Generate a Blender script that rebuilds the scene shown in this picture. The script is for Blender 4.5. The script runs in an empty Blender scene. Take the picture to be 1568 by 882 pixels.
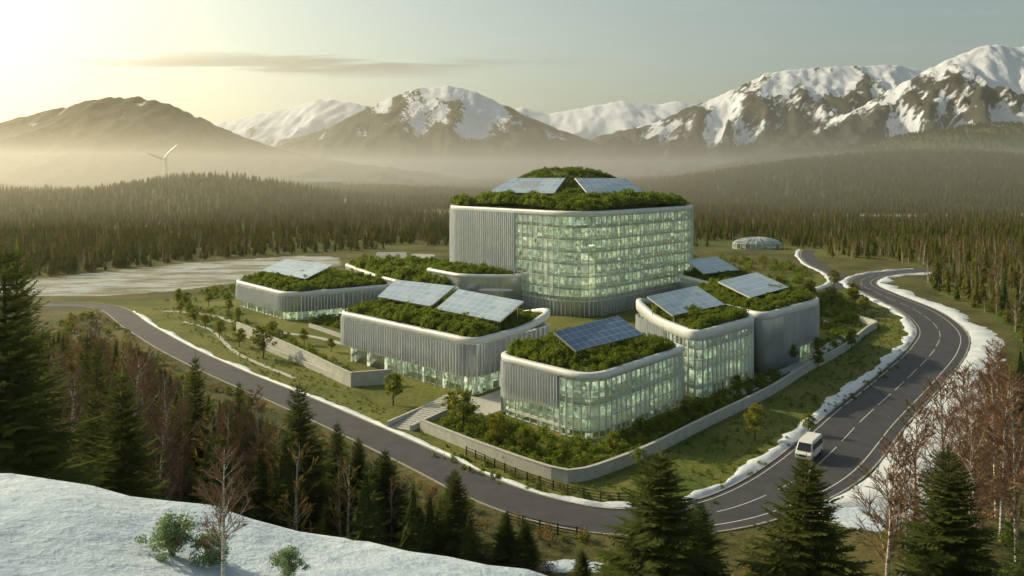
import bpy, math, random, time
import numpy as np
from mathutils import Vector, noise
T0=time.time()
random.seed(7); rng=np.random.default_rng(7)
scene=bpy.context.scene
COL=scene.collection

# ---------------------------------------------------------------- materials
def newmat(name):
    m=bpy.data.materials.new(name); m.use_nodes=True
    nt=m.node_tree; nt.nodes.clear()
    out=nt.nodes.new('ShaderNodeOutputMaterial')
    return m,nt,out
def N(nt,t,**kw):
    n=nt.nodes.new(t)
    for k,v in kw.items(): setattr(n,k,v)
    return n
def L(nt,a,b): nt.links.new(a,b)
def noise_n(nt,scale,detail=4,rough=.55,coord='Object',vec=None,stretch=None,rot=None):
    n=N(nt,'ShaderNodeTexNoise'); n.inputs['Scale'].default_value=scale
    n.inputs['Detail'].default_value=detail; n.inputs['Roughness'].default_value=rough
    if vec is None:
        vec=N(nt,'ShaderNodeTexCoord').outputs[coord]
    if stretch:
        mp=N(nt,'ShaderNodeMapping')
        if rot:
            mp.vector_type='TEXTURE'; mp.inputs['Rotation'].default_value=rot; mp.inputs['Scale'].default_value=tuple(1/a for a in stretch)
        else: mp.inputs['Scale'].default_value=stretch
        L(nt,vec,mp.inputs['Vector']); vec=mp.outputs['Vector']
    L(nt,vec,n.inputs['Vector'])
    return n.outputs['Fac']
def ramp(nt,fac,a,b,ca=(0,0,0,1),cb=(1,1,1,1)):
    r=N(nt,'ShaderNodeValToRGB'); e=r.color_ramp.elements
    e[0].position=a; e[1].position=b; e[0].color=ca; e[1].color=cb
    L(nt,fac,r.inputs['Fac']); return r.outputs['Color']
def mixc(nt,fac,a,b,mode='MIX'):
    m=N(nt,'ShaderNodeMix',data_type='RGBA',blend_type=mode)
    for s,v in ((m.inputs[0],fac),(m.inputs[6],a),(m.inputs[7],b)):
        if isinstance(v,(int,float)): s.default_value=v
        elif isinstance(v,tuple): s.default_value=(v+(1,))[:4]
        else: L(nt,v,s)
    return m.outputs[2]
def mth(nt,op,a,b=0.0,clamp=False):
    m=N(nt,'ShaderNodeMath',operation=op,use_clamp=clamp)
    for s,v in ((m.inputs[0],a),(m.inputs[1],b)):
        if isinstance(v,(int,float)): s.default_value=v
        else: L(nt,v,s)
    return m.outputs[0]
def bump(nt,h,strength,dist=.1):
    b=N(nt,'ShaderNodeBump'); b.inputs['Strength'].default_value=strength
    b.inputs['Distance'].default_value=dist; L(nt,h,b.inputs['Height']); return b.outputs['Normal']
def simple(name,c1,c2,scale=2.,rough=.6,metal=0.,bstr=0.,coord='Object',stretch=None,spec=.5):
    m,nt,out=newmat(name)
    p=N(nt,'ShaderNodeBsdfPrincipled')
    f=noise_n(nt,scale,5,.6,coord,stretch=stretch)
    L(nt,mixc(nt,ramp(nt,f,.3,.7),c1,c2),p.inputs['Base Color'])
    p.inputs['Roughness'].default_value=rough; p.inputs['Metallic'].default_value=metal
    p.inputs['Specular IOR Level'].default_value=spec
    if bstr: L(nt,bump(nt,f,bstr),p.inputs['Normal'])
    L(nt,p.outputs[0],out.inputs[0]); return m
def foliage(name,c1,c2,c3,trans=.35,scale=1.5):
    m,nt,out=newmat(name)
    f=noise_n(nt,scale,3,.6)
    oi=N(nt,'ShaderNodeObjectInfo')
    c=mixc(nt,ramp(nt,f,.35,.65),c1,c2)
    c=mixc(nt,mth(nt,'MULTIPLY',oi.outputs['Random'],.8),c,c3)
    d=N(nt,'ShaderNodeBsdfDiffuse'); t=N(nt,'ShaderNodeBsdfTranslucent')
    L(nt,c,d.inputs[0]); L(nt,mixc(nt,1.,c,(1.5,1.45,.9),'MULTIPLY'),t.inputs[0])
    mx=N(nt,'ShaderNodeMixShader'); mx.inputs[0].default_value=trans
    L(nt,d.outputs[0],mx.inputs[1]); L(nt,t.outputs[0],mx.inputs[2]); L(nt,mx.outputs[0],out.inputs[0])
    return m
M={}
M['conc']=simple('white_concrete',(.66,.68,.68),(.76,.77,.76),.5,.4,bstr=.05)
M['wall']=simple('garden_wall_concrete',(.40,.41,.38),(.54,.54,.50),.8,.8,bstr=.2)
M['clad']=simple('brushed_metal_cladding',(.48,.52,.56),(.64,.67,.70),.4,.28,.5,stretch=(3,3,.15))
M['fin']=simple('metal_fins',(.62,.66,.70),(.76,.79,.81),.5,.28,.45)
M['mull']=simple('mullion_paint',(.55,.60,.60),(.68,.72,.71),1,.35,.2)
M['slab']=simple('floor_slab',(.56,.58,.52),(.66,.67,.60),1,.6)
M['asph']=simple('asphalt',(.036,.038,.046),(.062,.062,.068),.35,.75,bstr=.1,coord='Object')
M['paint']=simple('road_paint',(.45,.45,.44),(.70,.70,.68),3,.6)
M['kerb']=simple('kerb_stone',(.26,.25,.22),(.38,.36,.32),2,.8)
M['cope']=simple('coping_stone',(.38,.38,.35),(.50,.49,.45),2,.8)
M['pave']=simple('paving',(.38,.38,.35),(.50,.50,.46),1.5,.75)
M['bark']=simple('bark',(.06,.042,.028),(.12,.09,.06),6,.9,bstr=.4,stretch=(1,1,.2))
M['twig']=simple('twigs',(.22,.13,.075),(.38,.24,.14),3,.9)
M['wood']=simple('fence_wood',(.05,.04,.03),(.09,.07,.05),4,.9)
M['whitem']=simple('turbine_paint',(.86,.86,.86),(.9,.9,.9),1,.4)
M['vanp']=simple('van_paint',(.74,.74,.72),(.8,.8,.78),1,.25)
M['dark']=simple('dark_glass',(.02,.025,.03),(.03,.035,.04),1,.1)
M['rub']=simple('rubber',(.02,.02,.02),(.03,.03,.03),5,.8)
M['steel']=simple('panel_frame',(.45,.46,.46),(.55,.55,.55),2,.35,.7)
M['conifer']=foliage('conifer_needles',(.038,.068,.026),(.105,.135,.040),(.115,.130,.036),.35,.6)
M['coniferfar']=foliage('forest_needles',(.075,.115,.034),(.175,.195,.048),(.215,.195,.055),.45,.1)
M['shrub']=foliage('shrub_leaves',(.075,.130,.024),(.22,.28,.048),(.20,.24,.045),.42,1.5)
M['soil']=simple('planting_soil',(.045,.075,.018),(.12,.16,.035),.8,.95,bstr=.6)
M['leaf']=foliage('tree_leaves',(.09,.13,.03),(.22,.25,.055),(.20,.20,.045),.45,.8)
M['frost']=foliage('frosted_leaves',(.12,.20,.11),(.30,.37,.25),(.2,.28,.18),.4,1.5)
M['brown']=foliage('brown_brush',(.17,.115,.055),(.29,.21,.10),(.22,.19,.075),.4,1.5)
m,nt,out=newmat('birch_bark'); p=N(nt,'ShaderNodeBsdfPrincipled'); p.inputs['Roughness'].default_value=.8
f=noise_n(nt,3,4,.6,stretch=(1,1,5)); L(nt,ramp(nt,f,.42,.52,(.07,.055,.045,1),(.60,.55,.48,1)),p.inputs[0]); L(nt,p.outputs[0],out.inputs[0]); M['birch']=m
m,nt,out=newmat('snow'); p=N(nt,'ShaderNodeBsdfPrincipled'); p.inputs['Roughness'].default_value=.6
f=noise_n(nt,.5,8,.65); f2=noise_n(nt,.25,3,.5)
L(nt,mixc(nt,ramp(nt,f2,.3,.7),(.58,.64,.71),(.76,.79,.82)),p.inputs[0]); L(nt,bump(nt,f,.6,.4),p.inputs['Normal']); L(nt,p.outputs[0],out.inputs[0]); M['snow']=m
# glass
m,nt,out=newmat('curtain_glass')
at=N(nt,'ShaderNodeAttribute',attribute_name='rnd')
tr=N(nt,'ShaderNodeBsdfTransparent'); tr.inputs[0].default_value=(.78,.90,.85,1)
gl=N(nt,'ShaderNodeBsdfGlossy'); gl.inputs['Roughness'].default_value=.02; gl.inputs[0].default_value=(.9,.95,.95,1)
fr=N(nt,'ShaderNodeFresnel'); fr.inputs['IOR'].default_value=1.7
mx=N(nt,'ShaderNodeMixShader'); L(nt,mth(nt,'ADD',mth(nt,'MULTIPLY',fr.outputs[0],1.5),.16,True),mx.inputs[0])
L(nt,tr.outputs[0],mx.inputs[1]); L(nt,gl.outputs[0],mx.inputs[2])
df=N(nt,'ShaderNodeBsdfDiffuse'); L(nt,mixc(nt,at.outputs['Fac'],(.20,.30,.26),(.72,.77,.74)),df.inputs[0])
mx2=N(nt,'ShaderNodeMixShader'); L(nt,mth(nt,'MULTIPLY',mth(nt,'POWER',at.outputs['Fac'],2.),.6),mx2.inputs[0])
L(nt,mx.outputs[0],mx2.inputs[1]); L(nt,df.outputs[0],mx2.inputs[2]); L(nt,mx2.outputs[0],out.inputs[0]); M['glass']=m
m,nt,out=newmat('self_lit_interior'); p=N(nt,'ShaderNodeBsdfPrincipled')
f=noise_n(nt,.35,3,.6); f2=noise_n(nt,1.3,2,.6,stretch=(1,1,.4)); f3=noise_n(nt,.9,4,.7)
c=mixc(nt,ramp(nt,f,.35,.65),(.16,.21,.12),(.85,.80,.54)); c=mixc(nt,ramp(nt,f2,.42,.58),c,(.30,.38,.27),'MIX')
L(nt,c,p.inputs[0]); L(nt,c,p.inputs['Emission Color']); L(nt,mth(nt,'MULTIPLY',ramp(nt,f3,.38,.62),1.7),p.inputs['Emission Strength'])  # room light put into the walls and columns as patchy emission
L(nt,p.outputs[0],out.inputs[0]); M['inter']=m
m,nt,out=newmat('ceiling_lights'); p=N(nt,'ShaderNodeBsdfPrincipled'); p.inputs[0].default_value=(.6,.6,.5,1)
p.inputs['Emission Color'].default_value=(1,.88,.60,1); p.inputs['Emission Strength'].default_value=5.; L(nt,p.outputs[0],out.inputs[0]); M['lamp']=m
def solar(name,c1,c2,mort):
    m,nt,out=newmat(name); p=N(nt,'ShaderNodeBsdfPrincipled')
    uv=N(nt,'ShaderNodeTexCoord').outputs['UV']
    br=N(nt,'ShaderNodeTexBrick'); br.offset=0; br.inputs['Scale'].default_value=1
    br.inputs['Brick Width'].default_value=1; br.inputs['Row Height'].default_value=1; br.inputs['Mortar Size'].default_value=.03
    br.inputs['Color1'].default_value=c1+(1,); br.inputs['Color2'].default_value=c2+(1,); br.inputs['Mortar'].default_value=mort+(1,)
    L(nt,uv,br.inputs['Vector']); L(nt,br.outputs['Color'],p.inputs[0]); p.inputs['Roughness'].default_value=.22
    p.inputs['Coat Weight'].default_value=.6; p.inputs['Coat Roughness'].default_value=.08
    L(nt,p.outputs[0],out.inputs[0]); return m
M['solar']=solar('solar_cells_sky_tint',(.22,.32,.42),(.34,.43,.52),(.56,.61,.66))  # pale grey-blue is sky reflection put into the cell colour
M['solard']=solar('solar_cells_blue',(.02,.07,.17),(.04,.12,.25),(.36,.44,.54))

# ground
m,nt,out=newmat('ground_surface'); p=N(nt,'ShaderNodeBsdfPrincipled'); p.inputs['Roughness'].default_value=.9; p.inputs['Specular IOR Level'].default_value=.15
P=N(nt,'ShaderNodeNewGeometry').outputs['Position']
nb=noise_n(nt,.06,5,.6,vec=P); nf=noise_n(nt,1.2,5,.7,vec=P); nl=noise_n(nt,.008,4,.6,vec=P)
lawn=mixc(nt,ramp(nt,nb,.35,.65),(.105,.150,.030),(.24,.235,.06))
lawn=mixc(nt,ramp(nt,nf,.3,.7),mixc(nt,1.,lawn,(.5,.5,.5),'MULTIPLY'),lawn)
wild=mixc(nt,ramp(nt,nb,.35,.65),(.07,.085,.028),(.19,.165,.06))
wild=mixc(nt,ramp(nt,nf,.3,.7),mixc(nt,1.,wild,(.5,.5,.5),'MULTIPLY'),wild)
forest=mixc(nt,ramp(nt,nl,.35,.65),(.070,.105,.030),(.15,.155,.045))
def att(n): return N(nt,'ShaderNodeAttribute',attribute_name=n).outputs['Fac']
c=mixc(nt,att('lawn'),wild,lawn); c=mixc(nt,att('forest'),c,forest)
fieldc=mixc(nt,ramp(nt,noise_n(nt,.05,5,.7,vec=P,stretch=(1,2.5,1)),.40,.60),(.20,.20,.13),(.46,.50,.50))
def edge(a,w=.35):
    s=mth(nt,'ADD',att(a),mth(nt,'MULTIPLY',mth(nt,'SUBTRACT',nf,.5),w)); return ramp(nt,s,.45,.55)
c=mixc(nt,edge('field',.9),c,fieldc)
snc=mixc(nt,ramp(nt,noise_n(nt,.15,4,.5,vec=P),.3,.7),(.44,.55,.67),(.62,.70,.78))  # bluish shade of the hill snow is mixed into its colour
c=mixc(nt,edge('snow',.5),c,snc)
L(nt,c,p.inputs[0]); L(nt,bump(nt,noise_n(nt,.7,8,.62,vec=P),.75,.45),p.inputs['Normal']); L(nt,p.outputs[0],out.inputs[0]); M['ground']=m

def mountain_mat(name,zlow,zhigh,bias,dark1,dark2,ks=1.,snowc=(.80,.83,.88),rot=0.,wn=1.9,side=0.):
    m,nt,out=newmat(name); p=N(nt,'ShaderNodeBsdfPrincipled'); p.inputs['Roughness'].default_value=.9; p.inputs['Specular IOR Level'].default_value=.1
    g=N(nt,'ShaderNodeNewGeometry'); P=g.outputs['Position']
    sx=N(nt,'ShaderNodeSeparateXYZ'); L(nt,P,sx.inputs[0])
    mr=N(nt,'ShaderNodeMapRange'); mr.inputs[1].default_value=zlow; mr.inputs[2].default_value=zhigh; L(nt,sx.outputs[2],mr.inputs[0])
    n1=noise_n(nt,.010*ks,6,.62,vec=P,stretch=(1,.2,.16),rot=(0,rot,0)); n2=noise_n(nt,.05*ks,5,.65,vec=P,stretch=(1,.4,.25),rot=(0,rot,0))
    at=N(nt,'ShaderNodeAttribute',attribute_name='gully').outputs['Fac']
    s=mth(nt,'ADD',mth(nt,'MULTIPLY',mr.outputs[0],.9),mth(nt,'MULTIPLY',mth(nt,'SUBTRACT',n1,.5),wn))
    s=mth(nt,'ADD',s,mth(nt,'MULTIPLY',mth(nt,'SUBTRACT',n2,.5),1.3))
    s=mth(nt,'ADD',s,mth(nt,'MULTIPLY',mth(nt,'SUBTRACT',at,.5),.8))
    if side:
        nn=N(nt,'ShaderNodeSeparateXYZ'); L(nt,g.outputs['Normal'],nn.inputs[0]); s=mth(nt,'ADD',s,mth(nt,'MULTIPLY',nn.outputs[0],side))
    s=mth(nt,'MULTIPLY',s,mth(nt,'MULTIPLY',mr.outputs[0],6.,True))
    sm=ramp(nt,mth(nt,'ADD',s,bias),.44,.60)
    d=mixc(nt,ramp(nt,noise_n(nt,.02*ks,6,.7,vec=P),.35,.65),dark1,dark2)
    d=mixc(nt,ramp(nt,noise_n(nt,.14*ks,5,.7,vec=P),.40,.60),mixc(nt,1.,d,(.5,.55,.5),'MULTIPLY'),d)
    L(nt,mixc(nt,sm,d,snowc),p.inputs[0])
    L(nt,bump(nt,noise_n(nt,.03*ks,8,.7,vec=P),.8,14),p.inputs['Normal'])
    L(nt,p.outputs[0],out.inputs[0]); return m

# ---------------------------------------------------------------- mesh helpers
def mk(name,verts,faces,mat,parent=None,smooth=False,col=COL):
    me=bpy.data.meshes.new(name)
    me.from_pydata([tuple(v) for v in verts],[],faces)
    if not isinstance(mat,(list,tuple)): mat=[mat]
    for q in mat: me.materials.append(q)
    if smooth: me.polygons.foreach_set('use_smooth',[True]*len(me.polygons))
    me.update()
    o=bpy.data.objects.new(name,me)
    if col: col.objects.link(o)
    if parent: o.parent=parent
    return o
def empty(name,loc=(0,0,0)):
    e=bpy.data.objects.new(name,None); e.location=loc; COL.objects.link(e); return e
class MB:
    def __init__(s): s.v=[]; s.f=[]; s.mi=[]
    def box(s,c,t,n,a,b,z0,z1,mi=0):
        k=len(s.v)
        for z in (z0,z1):
            for i,j in ((-a,-b),(a,-b),(a,b),(-a,b)):
                s.v.append((c[0]+t[0]*i+n[0]*j,c[1]+t[1]*i+n[1]*j,z))
        s.f+=[(k,k+3,k+2,k+1),(k+4,k+5,k+6,k+7),(k,k+1,k+5,k+4),(k+1,k+2,k+6,k+5),(k+2,k+3,k+7,k+6),(k+3,k,k+4,k+7)]
        s.mi+=[mi]*6
    def tube(s,pts,rad,n=6,mi=0):
        k0=len(s.v)
        for i,(p,r) in enumerate(zip(pts,rad)):
            p=Vector(p); d=(Vector(pts[min(i+1,len(pts)-1)])-Vector(pts[max(i-1,0)])).normalized()
            u=d.cross(Vector((.31,.95,.05))).normalized(); w=d.cross(u)
            for j in range(n):
                a=2*math.pi*j/n; q=p+(u*math.cos(a)+w*math.sin(a))*r; s.v.append(q[:])
        for i in range(len(pts)-1):
            for j in range(n):
                a=k0+i*n+j; b=k0+i*n+(j+1)%n; s.f.append((a,b,b+n,a+n)); s.mi.append(mi)
    def quad(s,a,b,c,d,mi=0):
        k=len(s.v); s.v+=[tuple(a),tuple(b),tuple(c),tuple(d)]; s.f.append((k,k+1,k+2,k+3)); s.mi.append(mi)
    def make(s,name,mats,parent=None,smooth=False,col=COL):
        o=mk(name,s.v,s.f,mats,parent,smooth,col)
        if any(s.mi): o.data.polygons.foreach_set('material_index',s.mi)
        return o
def crom(P,step=2.0,closed=False):
    P=[np.array(p,float) for p in P]; out=[]
    n=len(P)
    for i in range(n-1):
        p0=P[max(i-1,0)];p1=P[i];p2=P[i+1];p3=P[min(i+2,n-1)]
        k=max(2,int(np.linalg.norm((p2-p1)[:2])/step))
        for j in range(k):
            t=j/k
            out.append(.5*((2*p1)+(-p0+p2)*t+(2*p0-5*p1+4*p2-p3)*t*t+(-p0+3*p1-3*p2+p3)*t**3))
    out.append(P[-1]); return np.array(out)
def normals2(p):
    t=np.gradient(p[:,:2],axis=0); t/=np.linalg.norm(t,axis=1)[:,None]+1e-9
    return np.stack([t[:,1],-t[:,0]],1),t
def inpoly(x,y,poly):
    x=np.asarray(x,float); y=np.asarray(y,float); r=np.zeros(x.shape,bool); n=len(poly)
    for i in range(n):
        x1,y1=poly[i]; x2,y2=poly[(i+1)%n]
        c=((y1>y)!=(y2>y))&(x<(x2-x1)*(y-y1)/((y2-y1) if y2!=y1 else 1e-9)+x1); r^=c
    return r

# ---------------------------------------------------------------- roads data
ROAD=[(-175,256,6),(-140.6,254,6),(-119,249,6.2),(-97,219.5,6.2),(-76,191.5,6.2),(-55.5,167,6.2),(-37.8,147.5,6.2),(-23.5,131,6.2),(-12.1,117.4,6.2),(-2.8,106,6.4),
(5,99.4,6.8),(12.3,96.7,7),(20.5,97.6,8),(29.8,102.8,9.5),(41.6,114.8,11.5),(57.7,137.6,11.5),(76.7,163.5,11.5),(95.4,190.5,11.5),(108,214,11),(116.5,244,11),(120,276,10),(124,300,9),(134,319,9),(150,333,9),(185,350,9)]
road=crom(ROAD,1.5)
ROAD2=[(150,430,7),(138.8,400,7),(130,363,7),(125.6,329,7),(117,302,7),(101.7,280,7)]
road2=crom(ROAD2,2)
allroad=np.vstack([road[:,:2],road2[:,:2]])
def droad(x,y):
    x=np.asarray(x,float).ravel(); y=np.asarray(y,float).ravel(); r=allroad[::3]; out=np.empty(x.shape)
    for i in range(0,len(x),20000):
        out[i:i+20000]=np.sqrt(((x[i:i+20000,None]-r[None,:,0])**2+(y[i:i+20000,None]-r[None,:,1])**2).min(1))
    return out

# ---------------------------------------------------------------- terrain
def zc(x): return np.interp(x,[-80,-40,-17,-14,-10.4,-4.8,1,8,16,28,45,80],[33,31.5,29.9,29.75,28.95,27.9,26.6,24,20.5,16,12,9])
def gh(x,y):
    x=np.asarray(x,float); y=np.asarray(y,float)
    t=np.clip((y-28)/54,0,1); z=np.where(y<28,zc(x)+.2*(28-y)*np.clip((y+60)/60,0,1),zc(x)*(1-t)**1.2)
    z=z+np.where(y<60,.20*np.sin(x*.9+np.sin(y*.5))*np.sin(y*.7+x*.2)+.14*np.sin(x*.37+1)*np.sin(y*.31)+.06*np.sin(x*2.1+y)*np.sin(y*1.7-x*.5),0)
    z=np.where(y>=82,0,z)
    z=z+26*np.exp(-.5*(((x+315)/75)**2+((y-900)/110)**2))
    z=z+16*np.exp(-.5*(((x+560)/120)**2+((y-850)/110)**2))
    z=z+62*np.exp(-.5*(((x-800)/190)**2+((y-1500)/230)**2))
    z=z+30*np.exp(-.5*(((x-480)/150)**2+((y-1450)/200)**2))
    pf=np.interp(x,[200,490,730,950,1170,1450,1790,2600],[0,25,65,105,135,158,180,200])
    z=z+pf*np.exp(-.5*((y-2450)/380)**2)*(1+.10*np.sin(x*.011)+.08*np.sin(x*.023+y*.008))
    w=np.clip((y-500)/900,0,1)
    z=z+w*(4*np.sin(x*.008+y*.003)+3*np.sin(y*.011+x*.004)+4)
    return z
def axis(lo,hi,step,outlo,outhi,g=1.07):
    a=list(np.arange(lo,hi,step)); s=step; v=a[-1]
    while v<outhi: s*=g; v+=s; a.append(v)
    s=step; v=a[0]; b=[]
    while v>outlo: s*=g; v-=s; b.append(v)
    return np.array(b[::-1]+a)
gx=axis(-110,140,1.3,-12000,12000); gy=axis(-6,340,1.3,-300,16000,1.05)
GX,GY=np.meshgrid(gx,gy); X=GX.ravel(); Y=GY.ravel(); Z=gh(X,Y)
nx,ny=len(gx),len(gy)
idx=np.arange(nx*ny).reshape(ny,nx)
F=np.stack([idx[:-1,:-1],idx[:-1,1:],idx[1:,1:],idx[1:,:-1]],-1).reshape(-1,4)
g=mk('ground',np.stack([X,Y,Z],1),F.tolist(),M['ground'],smooth=True)
inner=[tuple(p) for p in road[6:,:2] if p[1]<325]+[(100,330),(20,345),(-60,330),(-110,262)]
D=droad(X,Y)
lawn=inpoly(X,Y,inner).astype(float)
snow=np.clip((62-Y)/14+.2*np.sin(X*.5),0,1)*np.clip((14-X)/14,0,1)
snow=np.maximum(snow,np.clip(1-np.hypot((X-6)/6,(Y-86)/2.4),0,1)*1.3)
snow=np.maximum(snow,np.clip(1-np.hypot((X-44)/14,(Y-100)/9),0,1)*1.5)
front=lambda x:np.interp(x,[-500,-177,-130,-86,-38,60,117,150,400],[300,312,391,423,455,440,440,390,330])
xr=lambda y:np.interp(y,[185,190,214,244,276,300,330,400,430],[112,115,125,134,139,146,166,172,163])
def isforest(x,y): return (y>front(x))|((x>xr(y))&(y>185))
FP=[(-230,268),(-130,272),(-112,284),(-96,308),(-82,330),(-72,362),(-80,395),(-100,402),(-140,372),(-185,306),(-260,300)]
patch=[(-190,870),(-120,865),(-110,930),(-200,935)]
patch2=[(255,725),(660,715),(680,800),(255,795)]
field=(inpoly(X,Y,FP)*.60+inpoly(X,Y,patch)*1.+inpoly(X,Y,patch2)*.9)
fore=isforest(X,Y).astype(float)
for n_,a_ in (('lawn',lawn),('snow',snow),('field',field),('forest',fore)):
    q=g.data.attributes.new(n_,'FLOAT','POINT'); q.data.foreach_set('value',a_.astype(np.float32))

# mountains
def mountain(name,prof,k,wf,wb,mat,seed,amp=.22,nx=300,ny=110,lam=.0022,shear=0.,fine=.02,pw=1.25):
    Y0=1300*k
    px=np.array([a for a,b in prof]); py=np.array([b for a,b in prof])
    wx=(px-784)*k; wz=40+(262-py)*k
    xs=np.linspace(wx[0]-shear*wf,wx[-1],nx); vs=np.linspace(-1,.6,ny)
    V=[];gul=[]
    zt=wz.max()
    for v in vs:
        for x in xs:
            w=wf if v<0 else wb
            sh=max(0,1-abs(v)); shp=sh**pw
            xs_=x+shear*wf*(1-sh)
            xx=xs_+ (noise.noise(Vector((x*lam*.7,v*1.5,seed)))*.25*wf)*(1-sh)
            h=np.interp(xx,wx,wz)
            q=noise.ridged_multi_fractal(Vector((xs_*lam,v*wf*lam*.35,seed+3)),1.0,2.1,5,1.0,2.0)-1.1
            f2=noise.fractal(Vector((xs_*lam*6,v*wf*lam*3,seed)),.8,2.,4)
            env=min(1,sh*2.2)*(1-shp)*1.6+.05
            z=h*shp+q*amp*zt*env*.6+f2*zt*fine
            gul.append(max(0,min(1,.5-q*.8)))
            V.append((x,Y0+v*w,z-15))
    ii=np.arange(nx*ny).reshape(ny,nx)
    Fm=np.stack([ii[:-1,:-1],ii[:-1,1:],ii[1:,1:],ii[1:,:-1]],-1).reshape(-1,4)
    o=mk(name,V,Fm.tolist(),mat,smooth=True)
    a=o.data.attributes.new('gully','FLOAT','POINT'); a.data.foreach_set('value',np.array(gul,np.float32))
    return o
mm_left=mountain_mat('hill_forest_cover',130,400,-.24,(.050,.052,.026),(.12,.095,.045),1.6)
mm_mid=mountain_mat('mountain_cover',150,560,.06,(.055,.062,.045),(.11,.10,.068),1.2,rot=-.5,side=.5)
mm_right=mountain_mat('mountain_cover_snowy',130,640,.16,(.050,.058,.050),(.10,.095,.070),1.1,rot=.75,wn=3.0)
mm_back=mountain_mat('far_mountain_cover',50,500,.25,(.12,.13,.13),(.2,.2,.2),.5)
mountain('mountain',[(-420,262),(-300,235),(-100,200),(0,182),(60,165),(120,150),(165,142),(200,141),(250,148),(300,170),(360,197),(430,222),(520,240),(620,254),(700,266)],2.,900,800,mm_left,1,.26,lam=.004,fine=.03)
mountain('mountain',[(340,270),(400,232),(440,213),(500,192),(560,163),(600,145),(640,131),(690,127),(730,137),(790,165),(850,192),(900,210),(960,235),(1040,268)],3.69,1500,1200,mm_mid,5,.22,lam=.0034,fine=.012,pw=1.1)
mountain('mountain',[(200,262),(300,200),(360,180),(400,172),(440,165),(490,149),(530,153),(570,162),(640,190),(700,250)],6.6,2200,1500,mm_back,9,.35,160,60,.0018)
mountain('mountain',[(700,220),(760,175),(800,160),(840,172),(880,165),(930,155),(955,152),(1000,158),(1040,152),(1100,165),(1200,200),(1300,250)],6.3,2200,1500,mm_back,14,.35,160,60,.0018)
mountain('mountain',[(820,262),(860,235),(920,205),(1000,185),(1060,160),(1120,135),(1170,110),(1195,106),(1240,101),(1300,98),(1370,96),(1420,105),(1500,140),(1600,170),(1750,220)],4.1,1700,1200,mm_right,21,.36,lam=.0036,shear=.25,fine=.015)
mountain('mountain',[(1080,275),(1150,250),(1230,205),(1300,170),(1370,130),(1440,92),(1500,66),(1530,64),(1570,68),(1650,60),(1750,90),(1900,150),(2100,200)],3.2,1350,1200,mm_right,30,.36,lam=.0042,shear=.3,fine=.015)

# ---------------------------------------------------------------- ribbons
def ribbon(name,p,a,b,z,mat,parent=None,h=0,seed=0,wob=0):
    nrm,t=normals2(p); V=[];k=5 if h else 2
    for i in range(len(p)):
        A=a[i] if hasattr(a,'__len__') else a; B=b[i] if hasattr(b,'__len__') else b
        if wob: B+=wob*noise.noise(Vector((p[i,0]*.12,p[i,1]*.12,seed)))*2+wob*.8*noise.noise(Vector((p[i,0]*.5,p[i,1]*.5,seed))); A+=wob*.3*noise.noise(Vector((p[i,0]*.35,p[i,1]*.35,seed+9)))
        for j in range(k):
            u=j/(k-1); o=A+(B-A)*u
            zz=z+ (h*math.sin(math.pi*min(1,u*1.0))*(.75+.6*noise.noise(Vector((p[i,0]*.3+u,p[i,1]*.3,seed)))) if h else 0)
            V.append((p[i,0]+nrm[i,0]*o,p[i,1]+nrm[i,1]*o,zz))
    Fr=[]
    for i in range(len(p)-1):
        for j in range(k-1):
            q=i*k+j; Fr.append((q,q+k,q+k+1,q+1) )
    return mk(name,V,Fr,mat,parent,smooth=bool(h))
rd=empty('road')
hw=road[:,2]/2
ribbon('asphalt',road,-hw,hw,.03,M['asph'],rd)
nrm,t=normals2(road)
iR=int(np.argmin(np.hypot(road[:,0]-22,road[:,1]-98)))
ribbon('edge_line_outer',road[iR:],(hw-1.75)[iR:],(hw-1.6)[iR:],.036,M['paint'],rd)
ribbon('edge_line_inner',road[iR:],(-hw+.6)[iR:],(-hw+.72)[iR:],.036,M['paint'],rd)
mb=MB()
arc=np.concatenate([[0],np.cumsum(np.linalg.norm(np.diff(road[:,:2],axis=0),axis=1))])
for s in np.arange(arc[iR]+2,arc[-1]-8,12.):
    i=np.searchsorted(arc,s); j=np.searchsorted(arc,s+9.)
    for q in range(i,min(j,len(road)-2)):
        a,b=road[q],road[q+1]; n0,n1=nrm[q],nrm[q+1]; w=.065;o_=-.5
        mb.quad((a[0]+n0[0]*(o_-w),a[1]+n0[1]*(o_-w),.036),(a[0]+n0[0]*(o_+w),a[1]+n0[1]*(o_+w),.036),(b[0]+n1[0]*(o_+w),b[1]+n1[1]*(o_+w),.036),(b[0]+n1[0]*(o_-w),b[1]+n1[1]*(o_-w),.036))
mb.make('centre_line',M['paint'],rd)
def kerb(name,p,o,w=.25,h=.13,mat=M['kerb'],parent=rd,z=0.0):
    nr,_=normals2(p); V=[];Fk=[]
    for i in range(len(p)):
        oo=o[i] if hasattr(o,'__len__') else o
        for d,zz in ((0,z),(0,z+h),(w,z+h),(w,z)): V.append((p[i,0]+nr[i,0]*(oo+d),p[i,1]+nr[i,1]*(oo+d),zz))
    for i in range(len(p)-1):
        for j in range(3): q=i*4+j; Fk.append((q,q+4,q+5,q+1))
    k=(len(p)-1)*4; Fk+= [(0,1,2,3),(k+3,k+2,k+1,k)]
    return mk(name,V,Fk,mat,parent)
kerb('kerb_outer',road,hw+.01); kerb('kerb_inner',road,-hw-.26)
rb=empty('access_road'); ribbon('asphalt',road2,-3.2,3.2,.024,M['asph'],rb); ribbon('edge_line',road2,2.7,2.9,.03,M['paint'],rb)
i0=int(np.argmin(np.abs(road[:,1]-240)+(road[:,0]>0)*999)); 
i1=int(np.argmin(np.hypot(road[:,0]-20,road[:,1]-97)))
def seg(a,b): return road[a:b]
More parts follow.
